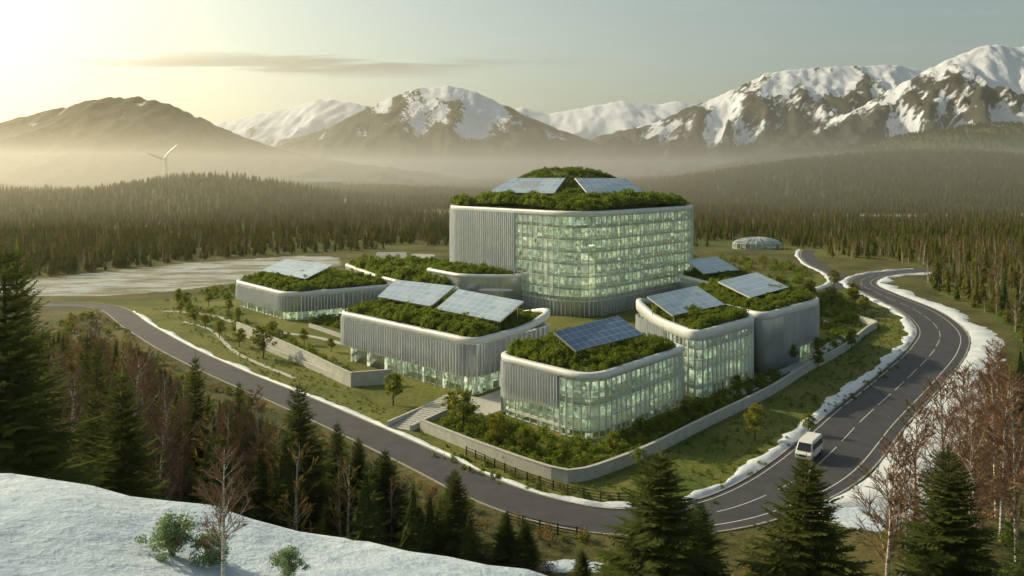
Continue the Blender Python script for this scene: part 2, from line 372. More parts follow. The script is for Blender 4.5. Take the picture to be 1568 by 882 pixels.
p=seg(i0,i1+4); ribbon('snow_bank',p,-p[:,2]/2-.3,-p[:,2]/2-1.5,-.02,M['snow'],h=.35,seed=1,wob=.7)
p=seg(i1-12,len(road)-14); w=np.interp(np.arange(len(p)),[0,10,40,len(p)],[.8,2.0,2.6,2.4]); ribbon('snow_bank',p,-p[:,2]/2-.3,-p[:,2]/2-w,-.02,M['snow'],h=.55,seed=2,wob=.9)
p=seg(i1+8,len(road)-12); w=np.interp(np.arange(len(p)),[0,12,28,50,80,len(p)],[.5,9.5,9.0,6.0,6.5,3.0]); ribbon('snow_bank',p,p[:,2]/2+.25,p[:,2]/2+w,-.02,M['snow'],h=.6,seed=3,wob=1.6)
p=road2; ribbon('snow_bank',p,3.4,5.2,-.02,M['snow'],h=.4,seed=4,wob=.5)

# ---------------------------------------------------------------- walls
def thickwall(name,pts,h,w=.45,z=-.05,step=1.5,mat=M['wall']):
    e=empty(name); p=crom([(a,b,0) for a,b in pts],step)
    kerb('wall_body',p,-w/2,w,h,mat,e,z); kerb('coping',p,-w/2-.05,w+.1,.14,M['cope'],e,z+h+.003); return e
thickwall('retaining_wall',[(92,224),(93,217),(88,210),(72.8,187),(58,168),(46.2,151.6),(30.1,132.3),(20,120),(12.6,112.4),(8.5,109.4),(5.2,110.2),(-4.1,119.6),(-14,131)],1.6)
thickwall('retaining_wall',[(-68,210),(-46.4,181),(-31.5,159.5),(-29,158),(-22.8,160)],2.6)
thickwall('retaining_wall',[(-60,196),(-44,176),(-34,163)],.9)
thickwall('retaining_wall',[(-52,218),(-38,200),(-26,186)],.8)

# ---------------------------------------------------------------- fences
def fence(name,p,h=1.1):
    mbx=MB(); nr,t=normals2(p); a=np.concatenate([[0],np.cumsum(np.linalg.norm(np.diff(p[:,:2],axis=0),axis=1))])
    for s in np.arange(0,a[-1],2.2):
        x=np.interp(s,a,p[:,0]); y=np.interp(s,a,p[:,1]); mbx.box((x,y),(1,0),(0,1),.09,.09,0,h+.15)
    for zz in (.35,.7,1.05):
        for i in range(len(p)-1):
            c=(p[i,:2]+p[i+1,:2])/2; d=np.linalg.norm(p[i+1,:2]-p[i,:2]); mbx.box(c,t[i],nr[i],d/2,.03,zz,zz+.1)
    e=empty(name); mbx.make('posts_and_rails',M['wood'],e); return e
def offs(p,o): nr,_=normals2(p); return np.stack([p[:,0]+nr[:,0]*o,p[:,1]+nr[:,1]*o,p[:,2]],1)
ia=int(np.argmin(np.hypot(road[:,0]+11,road[:,1]-116))); ib=int(np.argmin(np.hypot(road[:,0]-15,road[:,1]-96.5)))
fence('wooden_fence',offs(road[ia:ib],-5.8)); ic=int(np.argmin(np.hypot(road[:,0]-2,road[:,1]-101)))
fence('wooden_fence',offs(road[ic:ic+6],5.2))

# ---------------------------------------------------------------- instancing
def proto_col(name,objs):
    c=bpy.data.collections.new(name)
    for o in objs: c.objects.link(o)
    return c
def node_group(col):
    ng=bpy.data.node_groups.new('scatter_'+col.name,'GeometryNodeTree')
    ng.interface.new_socket('Geometry',in_out='INPUT',socket_type='NodeSocketGeometry'); ng.interface.new_socket('Geometry',in_out='OUTPUT',socket_type='NodeSocketGeometry')
    gi=ng.nodes.new('NodeGroupInput'); go=ng.nodes.new('NodeGroupOutput')
    ip=ng.nodes.new('GeometryNodeInstanceOnPoints'); ci=ng.nodes.new('GeometryNodeCollectionInfo')
    ci.inputs['Collection'].default_value=col; ci.inputs['Separate Children'].default_value=True; ci.inputs['Reset Children'].default_value=True
    ip.inputs['Pick Instance'].default_value=True
    ng.links.new(gi.outputs[0],ip.inputs['Points']); ng.links.new(ci.outputs[0],ip.inputs['Instance'])
    for nm,dt,sock in (('sc','FLOAT_VECTOR','Scale'),('rt','FLOAT_VECTOR','Rotation'),('ix','INT','Instance Index')):
        na=ng.nodes.new('GeometryNodeInputNamedAttribute'); na.data_type=dt; na.inputs['Name'].default_value=nm
        ng.links.new([o for o in na.outputs if o.enabled and o.name=='Attribute'][0],ip.inputs[sock])
    ng.links.new(ip.outputs[0],go.inputs[0]); return ng
def scatter(name,pts,sc,ng,nproto,parent=None,choice=None):
    pts=np.asarray(pts,float); n=len(pts)
    if n==0: return
    me=bpy.data.meshes.new(name); me.vertices.add(n); me.vertices.foreach_set('co',pts.ravel())
    sc=np.asarray(sc,float)
    if sc.ndim==1: sc=np.stack([sc,sc,sc],1)
    a=me.attributes.new('sc','FLOAT_VECTOR','POINT'); a.data.foreach_set('vector',sc.ravel().astype(np.float32))
    r=np.zeros((n,3)); r[:,2]=rng.random(n)*6.28; r[:,:2]=rng.normal(0,.03,(n,2))
    a=me.attributes.new('rt','FLOAT_VECTOR','POINT'); a.data.foreach_set('vector',r.ravel().astype(np.float32))
    ix=rng.integers(0,nproto,n) if choice is None else choice
    a=me.attributes.new('ix','INT','POINT'); a.data.foreach_set('value',ix.astype(np.int32))
    o=bpy.data.objects.new(name,me); COL.objects.link(o)
    if parent: o.parent=parent
    md=o.modifiers.new('scatter','NODES'); md.node_group=ng; return o

# ---------------------------------------------------------------- plants
def spruce_mesh(name,h,r,seed,nwh,nbr,steps,kw,mats,core=False,pw=.85):
    R=random.Random(seed); mb=MB()
    mb.tube([(0,0,-1),(0,0,h*.5),(0,0,h*.98)],[h*.016+.05,h*.010+.03,.015],6,0)
    if core:
        pts=[];  n=7
        for lv in range(5):
            t=.08+lv*.2; rr=r*.5*(1-t)
            for j in range(n):
                a=6.283*j/n+lv; q=rr*R.uniform(.7,1.2); pts.append((math.cos(a)*q,math.sin(a)*q,t*h))
        k=len(mb.v); mb.v+=pts
        for lv in range(4):
            for j in range(n): a=k+lv*n+j; b=k+lv*n+(j+1)%n; mb.f.append((a,b,b+n,a+n)); mb.mi.append(1)
    for w in range(nwh):
        t=.05+.93*(w+R.uniform(-.3,.3))/nwh; t=max(.03,t)
        Lb=r*((1-t)**pw)*R.uniform(.82,1.1)+.12
        a0=R.uniform(0,6.28)
        nb=max(4,int(nbr*(.6+.4*(1-t))))
        for b in range(nb):
            a=a0+6.283*b/nb+R.uniform(-.25,.25); Lq=Lb*R.uniform(.62,1.15)
            d=Vector((math.cos(a),math.sin(a),0)); s=Vector((-d.y,d.x,0))
            slope=-.42+.85*t**1.5+R.uniform(-.1,.1); z0=t*h
            def P(u): return Vector((0,0,z0))+d*(Lq*u)+Vector((0,0,Lq*(slope*u+.22*u*u)))
            for i in range(steps):
                u=(i+.55)/steps; p=P(u); dr=(P(min(1,u+.1))-p).normalized()
                l=(.42*Lq*(1-u*.75)+.10)*R.uniform(.75,1.2)
                for sg in (-1,1):
                    td=(dr*.75+s*sg*R.uniform(.6,.95)+Vector((0,0,R.uniform(-.35,-.02)))).normalized()
                    wv=td.cross(Vector((R.uniform(-.5,.5),R.uniform(-.5,.5),1))).normalized()*l*kw
                    mb.quad(p,p+td*l*.45+wv,p+td*l,p+td*l*.5-wv,1)
            l=.3*Lq+.1; p=P(.8); td=(P(1)-p).normalized(); wv=s*l*kw; mb.quad(p-td*l,p+wv,p+td*l,p-wv,1)
    mb.quad((0,0,h*.93),(.08,0,h*.97),(0,0,h*1.03),(-.08,0,h*.97),1)
    o=mb.make(name,mats,None,False,None); return o
def leafcloud(mb,c,rad,n,size,R,mi,flat=1.):
    for _ in range(n):
        d=Vector((R.gauss(0,1),R.gauss(0,1),R.gauss(0,1))).normalized()*(R.random()**.45)
        p=Vector(c)+Vector((d.x*rad,d.y*rad,d.z*rad*flat))
        a=Vector((R.gauss(0,1),R.gauss(0,1),R.gauss(0,1)*.7)).normalized(); b=a.cross(Vector((R.gauss(0,1),R.gauss(0,1),R.gauss(0,1)))).normalized()
        s=size*R.uniform(.6,1.3); mb.quad(p-a*s,p-b*s*.6,p+a*s,p+b*s*.6,mi)
def bush_mesh(name,seed,n,mats,size=.11,tall=1.,ncl=9):
    R=random.Random(seed); mb=MB()
    for k in range(7 if ncl<12 else 22): 
        a=R.uniform(0,6.28); q=R.uniform(.2,.7); mb.tube([(0,0,-.1),(math.cos(a)*q*.5,math.sin(a)*q*.5,.5*tall),(math.cos(a)*q,math.sin(a)*q,R.uniform(.6,1.)*tall)],[.02,.012,.006],3,0)
    for k in range(ncl):
        a=R.uniform(0,6.28); q=R.uniform(0,.8); leafcloud(mb,(math.cos(a)*q,math.sin(a)*q,R.uniform(.2,.95)*tall*(1-.3*q)),R.uniform(.25,.42)*(1 if ncl<12 else .6),n//ncl,size,R,1,.8)
    return mb.make(name,mats,None,False,None)
def leaftree_mesh(name,seed,h,mats,ncl=34,nl=46,ls=.17):
    R=random.Random(seed); mb=MB(); r=h*.33
    mb.tube([(0,0,-.2),(R.uniform(-.1,.1),.05,h*.35),(.1,R.uniform(-.1,.1),h*.85)],[h*.02+.04,h*.016+.02,.02],6,0)
    for k in range(ncl):
        a=R.uniform(0,6.28); e=R.uniform(-.6,1); q=r*R.uniform(.25,1)*math.sqrt(max(.1,1-abs(e)**2.2))
        c=(math.cos(a)*q,math.sin(a)*q,h*.58+e*h*.36)
        mb.tube([(0,0,max(h*.2,c[2]-h*.2)),c],[.03,.01],3,0)
        leafcloud(mb,c,r*R.uniform(.25,.42),nl,ls,R,1,.8)
    return mb.make(name,mats,None,False,None)
def bare_mesh(name,seed,h,mats,nb=26,tw=.018,n2=6,n3=5):
    R=random.Random(seed); mb=MB(); lean=Vector((R.uniform(-.06,.06),R.uniform(-.06,.06),0))
    tp=[];tr=[]
    for i in range(9):
        t=i/8; tp.append(Vector((lean.x*h*t+R.uniform(-.08,.08)*t*h*.12,lean.y*h*t+R.uniform(-.08,.08)*t*h*.12,h*t-(.3 if i==0 else 0)))); tr.append((h*.012+.035)*(1-t)**.8+.012)
    mb.tube(tp,tr,7,0)
    def TP(t): f=t*8; i=min(7,int(f)); return tp[i].lerp(tp[i+1],f-i)
    def thin(a,b,w,mi):
        d=(b-a).normalized(); u=d.cross(Vector((R.gauss(0,1),R.gauss(0,1),R.gauss(0,1)))).normalized()*w
        mb.quad(a-u,a+u,b+u*.3,b-u*.3,mi); v=d.cross(u).normalized()*w; mb.quad(a-v,a+v,b+v*.3,b-v*.3,mi)
    for k in range(nb):
        t=.22+.75*(k+R.random())/nb; a=R.uniform(0,6.28); Lb=h*(.34*(1-t)**.7+.05)*R.uniform(.7,1.2)
        d=Vector((math.cos(a),math.sin(a),R.uniform(.7,1.4))).normalized(); p0=TP(t)
        p1=p0+d*Lb*.5; p2=p1+(d+Vector((0,0,.25))).normalized()*Lb*.5
        mb.tube([p0,p1,p2],[.02+.05*(1-t),.02+.02*(1-t),.01],4,0 if k%2 else 1)
        for j in range(n2):
            u=.25+.75*j/n2; q=p0.lerp(p1,u*2) if u<.5 else p1.lerp(p2,u*2-1)
            dd=(d+Vector((R.gauss(0,.6),R.gauss(0,.6),R.gauss(.1,.35)))).normalized(); l2=Lb*.45*(1.1-u*.5); e=q+dd*l2
            thin(q,e,tw*1.3,1)
            for m_ in range(n3):
                q2=q.lerp(e,.3+.7*m_/n3); d3=(dd+Vector((R.gauss(0,.6),R.gauss(0,.6),R.gauss(.05,.4)))).normalized()
                thin(q2,q2+d3*l2*.5,tw,1)
    return mb.make(name,mats,None,False,None)
near_spr=[spruce_mesh('spruce_a%d'%i,12,4.2-.3*i,10+i,42,12,10,.15,[M['bark'],M['conifer']],pw=.78) for i in range(3)]
mid_spr=[spruce_mesh('spruce_m%d'%i,12,3.3,30+i,17,7,4,.2,[M['bark'],M['conifer']],True) for i in range(3)]
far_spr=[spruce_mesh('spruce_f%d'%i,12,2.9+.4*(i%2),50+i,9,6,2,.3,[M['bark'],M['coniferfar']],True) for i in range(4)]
bushes=[bush_mesh('bush_%d'%i,70+i,260,[M['bark'],M['shrub']],.10) for i in range(3)]
brush=[bush_mesh('brush_%d'%i,80+i,150,[M['bark'],M['brown']],.07) for i in range(2)]
frost=[bush_mesh('frost_%d'%i,85+i,3600,[M['twig'],M['frost']],.04,1.25,44) for i in range(2)]
ltrees=[leaftree_mesh('ltree_%d'%i,90+i,5.5,[M['bark'],M['leaf']]) for i in range(3)]
bares=[bare_mesh('bare_%d'%i,100+i,11,[M['birch'],M['twig']],34,.020,7,6) for i in range(3)]
farbare=[bare_mesh('farbare_%d'%i,110+i,11,[M['birch'],M['brown']],16,.06,4,3) for i in range(2)]
ng_far=node_group(proto_col('p_far',far_spr+farbare))
ng_mid=node_group(proto_col('p_mid',mid_spr+[o.copy() for o in farbare]))
ng_bush=node_group(proto_col('p_bush',bushes))
ng_brush=node_group(proto_col('p_brush',brush+[bushes[0].copy()]))
print('protos',time.time()-T0)

def place(name,meshobj,x,y,s,rz=None,z=None,sxy=None):
    o=bpy.data.objects.new(name,meshobj.data); COL.objects.link(o)
    zz=float(gh(x,y)) if z is None else z
    o.location=(x,y,zz-.05); o.scale=((sxy or s),(sxy or s),s); o.rotation_euler=(0,0,random.uniform(0,6.28) if rz is None else rz); return o
def spr(x,y,topz,rad=None,k=0,mid=False):
    zb=float(gh(x,y)); h=(topz-zb); s=h/12.3
    P=(mid_spr if mid else near_spr)[k%3]; base=(3.3 if mid else 4.2-.3*(k%3))
    place('spruce_tree',P,x,y,s,sxy=(rad/base if rad else s))
for i,(x,y,tz,rd_) in enumerate([(-26.9,45,36.6,5.6),(-31.5,54,36,5.2),(-30,50,30,5.0),(-28.5,62,26,5),(-23.8,95,16.9,5.4),(-13.9,93,9.8,4.0),(-5.9,88,9.4,3.6),(-17.7,98,9.6,3.0),(-20.6,100,10.8,3.0),
  (1.4,86,4.9,2.0),(-.6,87,5.3,2.1),(-38.8,104,18,4.0),(-36.0,112,12.6,3.0),(-34,108,11,2.8),(10.8,62,20.0,5.8),(14.6,66,14.6,4.0),(20.8,60,20.3,5.8),(29.8,58,21.6,5.6),(31.5,50,20.6,5.2),
  (-47,96,21.5,5),(-54,108,20,4.8),(-30,88,13,3.8),(-42,85,19,4.8),(26.2,68,8.5,2.8),(6.6,80,4.5,1.8),(-10,90,4.6,2.2),(36,66,12,3.8),(-58,92,22,5.4),(-64,104,21,5.4),(-36,78,14,4.2),(-50,82,21,5.2),(-26,82,9.5,3.4)]):
    spr(x,y,tz,rd_,i)
for i,(x,y,h,k) in enumerate([(-41.5,92,19.5,0),(-16.2,46,0,1),(-29.5,100,14,2),(-47,98,16,1),(-36,86,14,2),(33.5,76,15,0),(43.5,92,15,2),(49,96,16.5,1),(38,74,14,1),(53,92,18,0),(-11.5,95,6,1),(-33,98,13,0),(-52,120,15,2),(43,80,14,0),(47,86,15,1),(58,108,15,2),(50,84,17,0),(62,116,13,1),(40,86,9,2),(-26.5,92,12,2),(-9,94,5,0),(-15.5,97,7,1),(-62,128,15,0),(-70,140,13,1),(-78,160,12,2),(-38,94,17,1),(-46,88,19,2),(56,98,17,1),(64,110,15,0),(70,124,14,2),(78,136,13,1),(37,80,11,0),(-55,100,18,0)]):
    if i==1: place('birch_tree',bares[1],-7.35,21.6,.33); continue
    place('birch_tree',bares[k],x,y,h/11)
for (x,y,s,k) in ((-9.15,22.9,.98,0),(-8.2,23.1,.82,1),(-6.05,22.9,.68,1)):
    place('snow_shrub',frost[k],x,y,s)
for i,(x,y,s) in enumerate([(-20.3,145,1.05),(-53,181,1.35),(-7.5,131,1.2),(-70,203,.8),(-83,222,.8),(-78,216,.7),(-88,232,.8),(-62,193,.8),(-93,238,.7),(-73,226,.7),(48,146,.0),(58,176,.8),(62,172,.7),(86,236,1.2),(92,244,1.3),(98,236,1.0),(90,256,1.2),(101,250,1.1),(84,262,1.2),
  (36,126,1.0),(2,119,.8),(7,115,.7),(14,118,.7),(66,183,.8),(-66,236,.6),(-48,196,.7),(-40,188,.6),(45,129,.6),(76,190,.8),(105,262,1.1),(94,268,1.1),(80,250,1.2),(-2,124,.9),(-10,138,.8),(22,127,.7),(28,137,.6),(40,151,.7),(-34,236,.8),(-46,246,.7),(-95,248,.9),(-100,254,.9),(-90,252,.8),(-80,240,.7),(110,290,1.2),(88,280,1.1),(76,272,1.2),(-58,206,.7),(17,113,.6),(-50,276,.9),(-40,300,1.0),(-46,268,.8),(-10,300,1.),(-66,290,.9),(-74,284,.8)]):
    if s>0: place('garden_tree',ltrees[i%3],x,y,s)

# far forest
def band(y0,y1,sp,xf=.68,xo=40):
    out=[]
    for y in np.arange(y0,y1,sp):
        xs=np.arange(-(xf*y+xo),xf*y+xo,sp); out.append(np.stack([xs,np.full(len(xs),y)],1))
    o=np.vstack(out); return o+rng.uniform(-.48,.48,o.shape)*sp
P1=band(190,900,5.3)
m_=isforest(P1[:,0],P1[:,1])&(droad(P1[:,0],P1[:,1])>9.5)&~inpoly(P1[:,0],P1[:,1],FP)&~inpoly(P1[:,0],P1[:,1],patch)&~inpoly(P1[:,0],P1[:,1],patch2)
clear=np.array([noise.noise(Vector((a*.008,b*.008,3)))+.5*noise.noise(Vector((a*.03,b*.03,7))) for a,b in P1]); m_&=(clear>-.40)|(P1[:,1]<330)
m_&=~((np.hypot(P1[:,0]-128,P1[:,1]-442)<20))
P1=P1[m_]; clear=clear[m_]
s=rng.uniform(.35,.95,len(P1))*(.85+.4*clear); ch=np.where(rng.random(len(P1))<np.clip(.14+.35*(P1[:,0]>100)*(P1[:,1]<420),0,1),rng.integers(0,2,len(P1)),rng.integers(2,6,len(P1)))
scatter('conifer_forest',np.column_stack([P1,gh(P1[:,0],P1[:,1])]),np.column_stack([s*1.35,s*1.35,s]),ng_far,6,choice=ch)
P2=np.vstack([band(900,1700,10),band(1700,2700,15)])
m_=~inpoly(P2[:,0],P2[:,1],patch); P2=P2[m_]
cl=np.array([noise.noise(Vector((a*.004,b*.004,5)))+.5*noise.noise(Vector((a*.015,b*.015,7))) for a,b in P2]); P2=P2[(cl>-.42)|(P2[:,0]>100)]
s=rng.uniform(.5,1.1,len(P2)); w=s*np.interp(P2[:,1],[900,1700,2700],[1.8,2.4,3.0])
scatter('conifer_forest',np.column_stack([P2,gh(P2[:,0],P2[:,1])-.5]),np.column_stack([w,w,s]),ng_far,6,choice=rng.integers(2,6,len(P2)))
# left woodland
A=band(84,246,4.0,.72,10); A=A[(A[:,0]<0)]
rl=road[(road[:,0]<5)]; xb=np.interp(A[:,1],rl[::-1,1],rl[::-1,0])
m_=(A[:,0]<xb-8)&(droad(A[:,0],A[:,1])>7.5); A=A[m_]
pxx=A[:,0]/A[:,1]; lim=np.interp(pxx,[-.6,-.45,-.395,-.334,-.257,-.18,-.1,0],[215,240,295,335,372,415,465,560])/1300+.012
hmax=40-lim*A[:,1]; hh=np.minimum(rng.uniform(6,15,len(A)),hmax-.3)
ok=hh>2.2; A=A[ok]; hh=hh[ok]
ch=np.where(rng.random(len(A))<.45,rng.integers(0,2,len(A)),rng.integers(2,5,len(A)))
scatter('mixed_woodland',np.column_stack([A,gh(A[:,0],A[:,1])]),np.column_stack([hh/11,hh/11,hh/12]),ng_mid,5,choice=ch)
def ringpts(n,x0,x1,y0,y1): return np.column_stack([rng.uniform(x0,x1,n),rng.uniform(y0,y1,n)])
B=ringpts(4200,-120,62,66,240); m_=(~inpoly(B[:,0],B[:,1],inner))&(droad(B[:,0],B[:,1])>5.2)&((B[:,1]>85)|(B[:,0]>2))&~((B[:,0]>25)&(droad(B[:,0],B[:,1])<15)); 
B=B[m_&((B[:,0]<0)|(B[:,1]<130))]
scatter('undergrowth',np.column_stack([B,gh(B[:,0],B[:,1])]),rng.uniform(.5,1.7,len(B)),ng_brush,3)
B=ringpts(3000,55,150,110,250); rr=road[(road[:,0]>30)&(road[:,1]<320)]; xo=np.interp(B[:,1],rr[:,1],rr[:,0]); B=B[B[:,0]>xo+19]
scatter('roadside_brush',np.column_stack([B,gh(B[:,0],B[:,1])]),rng.uniform(.8,2.2,len(B)),ng_brush,3)
B=ringpts(460,62,165,120,240); xo=np.interp(B[:,1],rr[:,1],rr[:,0]); B=B[B[:,0]>xo+21]
scatter('roadside_trees',np.column_stack([B,gh(B[:,0],B[:,1])]),rng.uniform(.5,1.15,len(B)),ng_mid,5)

# ---------------------------------------------------------------- buildings
class OL:
    def __init__(s,c,r,n=9):
        s.c=[np.array(q,float) for q in c]; P=[]
        k=len(c)
        for i in range(k):
            p=s.c[i];a=s.c[i-1];b=s.c[(i+1)%k]; rr=r[i] if hasattr(r,'__len__') else r
            u=p+(a-p)/np.linalg.norm(a-p)*rr; v=p+(b-p)/np.linalg.norm(b-p)*rr
            for j in range(n):
                t=j/(n-1); P.append((1-t)**2*u+2*t*(1-t)*p+t*t*v)
        P=np.array(P); Pc=np.vstack([P,P[:1]]); d=np.linalg.norm(np.diff(Pc,axis=0),axis=1)
        s.P=Pc; s.a=np.concatenate([[0],np.cumsum(d)]); s.L=s.a[-1]; s.cen=np.mean(s.c,axis=0)
    def at(s,q):
        q=q%s.L; p=np.array([np.interp(q,s.a,s.P[:,0]),np.interp(q,s.a,s.P[:,1])])
        e=.15; q2=(q+e)%s.L; q1=(q-e)%s.L
        t=np.array([np.interp(q2,s.a,s.P[:,0])-np.interp(q1,s.a,s.P[:,0]),np.interp(q2,s.a,s.P[:,1])-np.interp(q1,s.a,s.P[:,1])]); t/=np.linalg.norm(t)+1e-9
        return p,t,np.array([t[1],-t[0]])
    def S(s,i,t):
        k=len(s.c); q=s.c[i]*(1-t)+s.c[(i+1)%k]*t
        aa=np.linspace(0,s.L,600); PP=np.stack([np.interp(aa,s.a,s.P[:,0]),np.interp(aa,s.a,s.P[:,1])],1)
        return float(aa[np.argmin(((PP-q)**2).sum(1))])
    def samp(s,s0,s1,step):
        if s1<=s0: s1+=s.L
        n=max(2,int(round((s1-s0)/step))+1); return [s.at(q) for q in np.linspace(s0,s1,n)]
def sweep(ol,s0,s1,prof,step=1.,closed=False,zf=None):
    sm=ol.samp(s0,s1,step); V=[];Fq=[];k=len(prof)
    for p,t,n in sm:
        dz=zf(p) if zf else 0
        for o,z in prof: V.append((p[0]+n[0]*o,p[1]+n[1]*o,z+dz))
    for i in range(len(sm)-1):
        for j in range(k if closed else k-1):
            a=i*k+j; b=i*k+(j+1)%k; Fq.append((a,a+k,b+k,b))
    return V,Fq
def addsweep(mb,ol,s0,s1,prof,step=1.,closed=False,zf=None):
    V,Fq=sweep(ol,s0,s1,prof,step,closed,zf); k=len(mb.v); mb.v+=V; mb.f+=[tuple(a+k for a in f) for f in Fq]; mb.mi+=[0]*len(Fq)
def poly_at(ol,off,z,step=1.5):
    return [(p[0]+n[0]*off,p[1]+n[1]*off,z) for p,t,n in ol.samp(0,ol.L-.001,step)]
def building(name,c,r,h,floors,bands,base=0.,rim=1.3,bumpf=None,core=5.,mound=.8,shr=1.,shs=.8,rw=1.1,sink=.25):
    e=empty(name); ol=OL(c,r)
    mb=MB(); addsweep(mb,ol,0,ol.L,[(-.05,h-rim),(.22,h-rim+.05),(.26,h-.45),(.16,h-.12),(-.05,h),(-rw*.75,h+.02),(-rw,h-.1),(-rw,h-.8)],1.,False,bumpf); mb.make('parapet',M['conc'],e,True)
    nr=9; base_p=[np.array(q[:2]) for q in poly_at(ol,-rw+.05,0)]; V=[];Fg=[];n=len(base_p)
    for i in range(nr):
        k=1-i/nr
        for q in base_p:
            w=ol.cen+(q-ol.cen)*k; V.append((w[0],w[1],h-sink-.1+mound*(1-k*k)+.25*noise.noise(Vector((w[0]*.4,w[1]*.4,1)))))
    V.append((ol.cen[0],ol.cen[1],h-sink+mound))
    for i in range(nr-1):
        for j in range(n): a=i*n+j;b=i*n+(j+1)%n; Fg.append((a,b,b+n,a+n))
    for j in range(n): Fg.append(((nr-1)*n+j,(nr-1)*n+(j+1)%n,nr*n))
    mk('green_roof',V,Fg,M['soil'],e)
    area=n*1.5*n*1.5/16; cnt=int(area*shr)
    mn=np.min(base_p,axis=0); mx=np.max(base_p,axis=0); Q=np.column_stack([rng.uniform(mn[0],mx[0],cnt*2),rng.uniform(mn[1],mx[1],cnt*2)])
    ip=[tuple(ol.cen+(q-ol.cen)*.985) for q in base_p]; Q=Q[inpoly(Q[:,0],Q[:,1],ip)]
    d=np.max(np.abs(Q-ol.cen)/((mx-mn)/2),axis=1)
    zz=h-sink-.1+mound*(1-np.clip(d,0,1)**2)
    lump=np.array([noise.noise(Vector((a*.22,b*.22,4))) for a,b in Q])
    ss=rng.uniform(.45,1.2,len(Q))*shs*(1.05+.9*lump)
    scatter('roof_shrubs',np.column_stack([Q,zz]),np.column_stack([ss,ss,ss*1.15]),ng_bush,3,e)
    sb=MB(); lb=MB()
    for z in floors:
        Pp=poly_at(ol,-.45,z); k=len(sb.v); n2=len(Pp)
        sb.v+=Pp+[(a,b,z+.4) for a,b,_ in Pp]; sb.f.append(tuple(range(k+n2-1,k-1,-1))); sb.f.append(tuple(range(k+n2,k+2*n2)))
        sb.f+=[(k+j,k+(j+1)%n2,k+n2+(j+1)%n2,k+n2+j) for j in range(n2)]; sb.mi+=[0]*(n2+2)
        for dd in (1.6,3.4):
            for p,t,nn in ol.samp(0,ol.L-.01,3.2): 
                if random.random()<.75: lb.box(p-nn*dd,t,nn,.9,.12,z-.06,z-.01)
    Pp=poly_at(ol,-.5,h-1.1); k=len(sb.v); n2=len(Pp); sb.v+=Pp; sb.f.append(tuple(range(k,k+n2))); sb.mi.append(0)
    sb.make('floor_slabs',M['slab'],e); lb.make('ceiling_lights',M['lamp'],e)
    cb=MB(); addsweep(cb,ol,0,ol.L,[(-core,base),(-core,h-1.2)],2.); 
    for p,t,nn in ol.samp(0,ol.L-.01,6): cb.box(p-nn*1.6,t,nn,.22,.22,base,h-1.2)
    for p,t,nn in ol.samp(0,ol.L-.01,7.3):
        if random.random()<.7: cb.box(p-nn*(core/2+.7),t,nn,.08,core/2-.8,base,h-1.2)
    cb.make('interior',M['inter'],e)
    gv=[];gf=[];gr=[]; fb=MB(); wb=MB(); ub=MB()
    for b in bands:
        s0=ol.S(*b['a']); s1=ol.S(*b['b']); z0=b['z0']; z1=b['z1']; off=b.get('off',0.)
        if s1<=s0: s1+=ol.L
        if b['k']=='glass':
            bay=b.get('bay',1.6); nb=max(1,int(round((s1-s0)/bay))); qs=np.linspace(s0,s1,nb+1); zs=b.get('zs') or list(np.linspace(z0,z1,b.get('rows',3)+1))
            pts=[ol.at(q) for q in qs]
            for i in range(nb):
                (p,t,nn),(p2,t2,nn2)=pts[i],pts[i+1]
                for a,c_ in zip(zs[:-1],zs[1:]):
                    k=len(gv); j0,j1=random.uniform(-.012,.012),random.uniform(-.012,.012)
                    A=p+nn*(off-.05+j0);Bq=p2+nn2*(off-.05+j1)
                    gv+=[(A[0],A[1],a),(Bq[0],Bq[1],a),(Bq[0],Bq[1],c_),(A[0],A[1],c_)]; gf.append((k,k+1,k+2,k+3)); gr.append(random.random())
            for p,t,nn in pts: ub.box(p+nn*(off+.04),t,nn,b.get('mw',.05),.12,z0,z1)
            for z in zs: addsweep(ub,ol,s0,s1,[(off-.06,z-.05),(off+.1,z-.05),(off+.1,z+.06),(off-.06,z+.06)],1.2,True)
        elif b['k']=='fins':
            zf=b.get('zf')
            addsweep(wb,ol,s0,s1,[(off-.5,z0),(off-.12,z0),(off-.12,z1)],1.)
            for q in np.arange(s0+.2,s1,b.get('sp',.75)):
                p,t,nn=ol.at(q); zb=z0+(zf((q-s0)/(s1-s0)) if zf else 0)
                fb.box(p+nn*(off+.04),t,nn,b.get('fw',.09)*random.uniform(.75,1.25),.2,zb-.15,z1)
        elif b['k']=='wall':
            addsweep(wb,ol,s0,s1,[(off-.6,z0),(off,z0),(off,z1)],1.)
    if gv:
        o=mk('glazing',gv,gf,M['glass'],e); a=o.data.attributes.new('rnd','FLOAT','FACE'); a.data.foreach_set('value',gr)
    if fb.v: fb.make('cladding_fins',M['fin'],e)
    if wb.v: wb.make('cladding',M['clad'],e,True)
    if ub.v: ub.make('mullions',M['mull'],e)
    return e,ol
